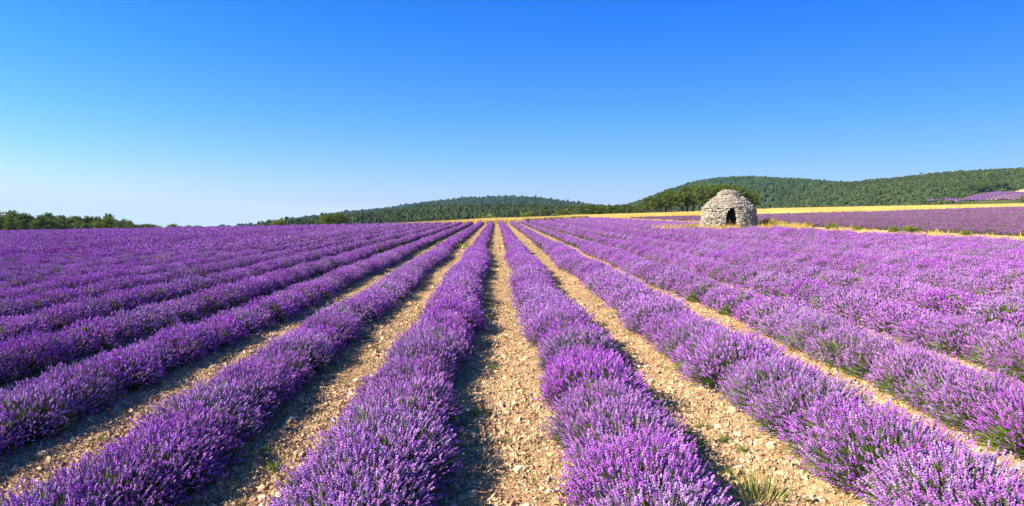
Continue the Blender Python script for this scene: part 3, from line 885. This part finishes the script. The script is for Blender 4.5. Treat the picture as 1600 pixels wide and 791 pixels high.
# trees at the edge of the small far fields
def hill_tree(x, ytop, H, lo, hi, h, label, group=None, kind="leafy"):
    p = fit_depth(H, x, ytop, lo, hi)
    r = thing("round_tree" if kind == "leafy" else "pine_tree", label, "tree", (p[0], p[1], float(H(p[0], p[1])) - 0.2), random.random() * 6, (h / 8 * 1.25, h / 8 * 1.25, h / 8), group)
    tm, cm = random.choice(TREES[kind]); link("trunk", tm, r); link("crown", cm, r)
hill_tree(1596, 315.5, H4, 405, 900, 6.5, "dark bushy tree at the lower corner of the far striped lavender field")
hill_tree(1514, 315, H4, 405, 900, 3.0, "small shrub-like tree at the near edge of the far striped field")
for i in range(16):
    x = 1492 + 84 * (i + random.random()) / 16
    hill_tree(x, np.interp(x, [1492, 1580], [306.5, 297.5]) - 1.0, H4, 405, 1000, random.uniform(9, 13), "tall dark tree in the row along the upper edge of the far striped lavender field", "trees above the far striped field", "pine")

# ------------------------------------------------------------------ shrubs, weeds and tufts
def ground_hit(x, y, lift=0.0):
    d = px_dir(x, y)
    t = (EYE - lift) / (SX * d[0] + SY * d[1] - d[2])
    return np.array([d[0] * t, d[1] * t, 0]) 
def tuft_mesh(name, n, h, spread, w, cols, lean):
    ac = Acc()
    X, Y = R.normal(size=n) * spread, R.normal(size=n) * spread
    ax = np.stack([X / spread * lean + R.normal(size=n) * 0.15, Y / spread * lean + R.normal(size=n) * 0.15, np.ones(n)], 1)
    scatter(ac, BLV * np.array([1, 0.5, 1]), BLF, np.stack([X, Y, np.zeros(n)], 1), ax, h * R.uniform(0.5, 1.1, n), w, pick(cols, n, 0.2))
    return ac.mesh(name, M_STRAW)
def place(name, me, label, cat, X, Y, sc=1.0, group=None, dz=0.0):
    return link(name, me, None, (X, Y, float(field_z(X, Y)) + dz), random.random() * 6.28, sc, label=label, category=cat, **({"group": group} if group else {}))
PALEG = [(0.42, 0.42, 0.14), (0.52, 0.48, 0.20), (0.30, 0.34, 0.10)]
GRN = [(0.14, 0.22, 0.05), (0.20, 0.28, 0.07), (0.10, 0.16, 0.04)]
p = ground_hit(1185, 775)
place("grass_tuft", tuft_mesh("grass_tuft", 140, 0.24, 0.075, 0.0035, PALEG, 0.30), "pale yellow-green wispy grass tuft on the pale gravel by the lavender's edge", "grass tuft", p[0], p[1])
p = ground_hit(716, 386)
place("weed_patch", tuft_mesh("weed_patch", 260, 0.22, 0.40, 0.022, [(0.34, 0.40, 0.08), (0.46, 0.46, 0.12)], 0.3), "bright yellow-green weed patch filling part of the path next to the central path", "weed", p[0], p[1], (0.8, 1.6, 1))
p = ground_hit(948, 392)
place("weed_patch", tuft_mesh("weed_patch", 160, 0.16, 0.22, 0.014, [(0.40, 0.40, 0.08), (0.52, 0.46, 0.10)], 0.3), "yellowish weed patch on the second gravel path towards the hut", "weed", p[0] * 0.985, p[1])
p = ground_hit(1330, 522, 0.45)
place("leafy_weed", tuft_mesh("leafy_weed", 90, 0.46, 0.15, 0.004, [(0.34, 0.42, 0.16), (0.44, 0.50, 0.24)], 0.35), "pale green leafy weed growing up through the third lavender row", "weed", p[0], p[1])
WM = [tuft_mesh("weed", 46, 0.085, 0.03, 0.004, GRN, 0.7) for _ in range(3)]
for (x, y) in ((1100, 668), (1128, 690), (1090, 695), (1160, 705), (1140, 740), (950, 548), (965, 560), (770, 575), (745, 650), (960, 600), (640, 690), (415, 710), (430, 735), (790, 690), (575, 530), (585, 545)):
    p = ground_hit(x, y)
    place("weed", random.choice(WM), "small green weed sprig rooted in the stony soil between two lavender rows", "weed", p[0], p[1], random.uniform(0.6, 1.1), "green weed sprigs on the stony paths")

# thin scatter of small weeds and dead straw on the paths
ac = Acc()
n = 1500
Y0 = 3.5 + 40 * R.random(n) ** 1.8; K = R.integers(-5, 7, n)
X0 = K * ROW + 0.05 + np.where(R.random(n) < 0.5, R.normal(size=n) * 0.25, 0.42 + 0.08 * R.normal(size=n))
k = (np.abs(X0 / Y0) < 0.9) & (fbm(X0 * 0.6, Y0 * 0.35, 93, 3) > 0.50)
for dx in range(9):
    X, Y = X0[k] + R.normal(size=int(k.sum())) * 0.035, Y0[k] + R.normal(size=int(k.sum())) * 0.04
    blades(ac, X, Y, R.uniform(0.03, 0.10, len(X)), 0.0035, [(0.20, 0.26, 0.06), (0.34, 0.36, 0.09), (0.50, 0.44, 0.16), (0.14, 0.20, 0.05)], 0.7)
n = 5200                                               # fallen stalks
Y = 3.2 + 16 * R.random(n) ** 1.5; X = R.integers(-3, 4, n) * ROW + 0.05 + R.normal(size=n) * 0.33
k = np.abs(X / Y) < 0.9; X, Y = X[k], Y[k]; n = len(X)
scatter(ac, STV, STF, np.stack([X, Y, field_z(X, Y) + relief(X, Y) + 0.012], 1), np.stack([R.normal(size=n), R.normal(size=n), 0.12 * R.random(n)], 1), R.uniform(0.03, 0.10, n), 0.0016, pick([(0.50, 0.40, 0.22), (0.34, 0.24, 0.14)], n))
link("small_weeds", ac.mesh("small_weeds", M_STRAW), kind="stuff", label="thin scatter of tiny weeds and dead stalks on the stony paths", category="weeds")

def shrub_mesh(n, r, h, cols, name):
    ac = Acc()
    d = norm(R.normal(size=(n, 3))); d[:, 2] = np.abs(d[:, 2])
    P = d * (R.random((n, 1)) ** 0.4) * np.array([r, r, h])
    scatter(ac, BLV * np.array([1, 0.5, 1]), BLF, P, d + 0.5 * R.normal(size=(n, 3)) + np.array([0, 0, 0.4]), R.uniform(0.12, 0.28, n), 0.03, pick(cols, n, 0.2))
    return ac.mesh(name, M_STRAW)
DRY = tuft_mesh("dry_plant", 120, 0.5, 0.22, 0.012, [(0.62, 0.50, 0.26), (0.50, 0.38, 0.16)], 0.4)
for x, y in ((255, 397), (286, 363), (371, 378), (470, 372)):
    p = ground_hit(x, y, 0.45)
    place("dry_plant", DRY, "straw-coloured dead plant standing among the purple rows of the open side", "dry plant", p[0], p[1], 1.0, "dead plants among the lavender rows")
SHG = shrub_mesh(420, 0.55, 0.6, [(0.18, 0.22, 0.05), (0.26, 0.28, 0.07)], "green_shrub")
SHY = shrub_mesh(600, 0.8, 0.75, [(0.50, 0.36, 0.08), (0.32, 0.30, 0.06), (0.60, 0.44, 0.12)], "dry_shrub")
place("dry_shrub", SHY, "golden dry shrub with green heart against the shaded side of the stone hut", "shrub", HUT[0] + 3.5, HUT[1] - 0.5, 1.25)
place("dry_shrub", SHY, "low straw-coloured shrub one step farther from the hut's shaded wall", "shrub", HUT[0] + 5.0, HUT[1] + 0.4, 0.95)
place("dry_shrub", SHY, "straw-coloured shrub against the sunlit side of the stone hut", "shrub", HUT[0] - 3.4, HUT[1] - 0.6, 0.85)
for x, y in ((1228, 351), (1265, 353), (1312, 357), (1352, 359), (1418, 366), (1440, 367), (1532, 372)):
    Yd = 27.4 * 1067 / (x - 775)
    Xd = 28.2
    place("green_shrub", SHG, "small olive green bush at the far verge of the dirt lane", "bush", Xd + random.uniform(-0.2, 0.3), Yd + 2, random.uniform(0.6, 0.95), "olive green bushes along the dirt lane")

# ------------------------------------------------------------------ air between here and the hills
def haze_box(x0, x1, y0, y1, z0, z1, density):
    V = [(x, y, z) for z in (z0, z1) for (x, y) in ((x0, y0), (x1, y0), (x1, y1), (x0, y1))]
    ac = Acc(); ac.add(V, BOXF, np.array([1.0, 1.0, 1.0]))
    m = bpy.data.materials.new("haze"); m.use_nodes = True
    nt = m.node_tree; nt.nodes.clear()
    o = nt.nodes.new("ShaderNodeOutputMaterial"); v = nt.nodes.new("ShaderNodeVolumePrincipled")
    v.inputs["Color"].default_value = (0.42, 0.74, 1.0, 1); v.inputs["Density"].default_value = density
    v.inputs["Anisotropy"].default_value = 0.2
    nt.links.new(v.outputs[0], o.inputs["Volume"])
    link("haze", ac.mesh("haze", m), kind="stuff", label="thin blue summer haze between the field and the far hills", category="haze")
ZLO = min(float(GZ.min()), -25.0) - 1.0
haze_box(-3600, 3600, -120, 4700, ZLO, 190.0, HAZE)
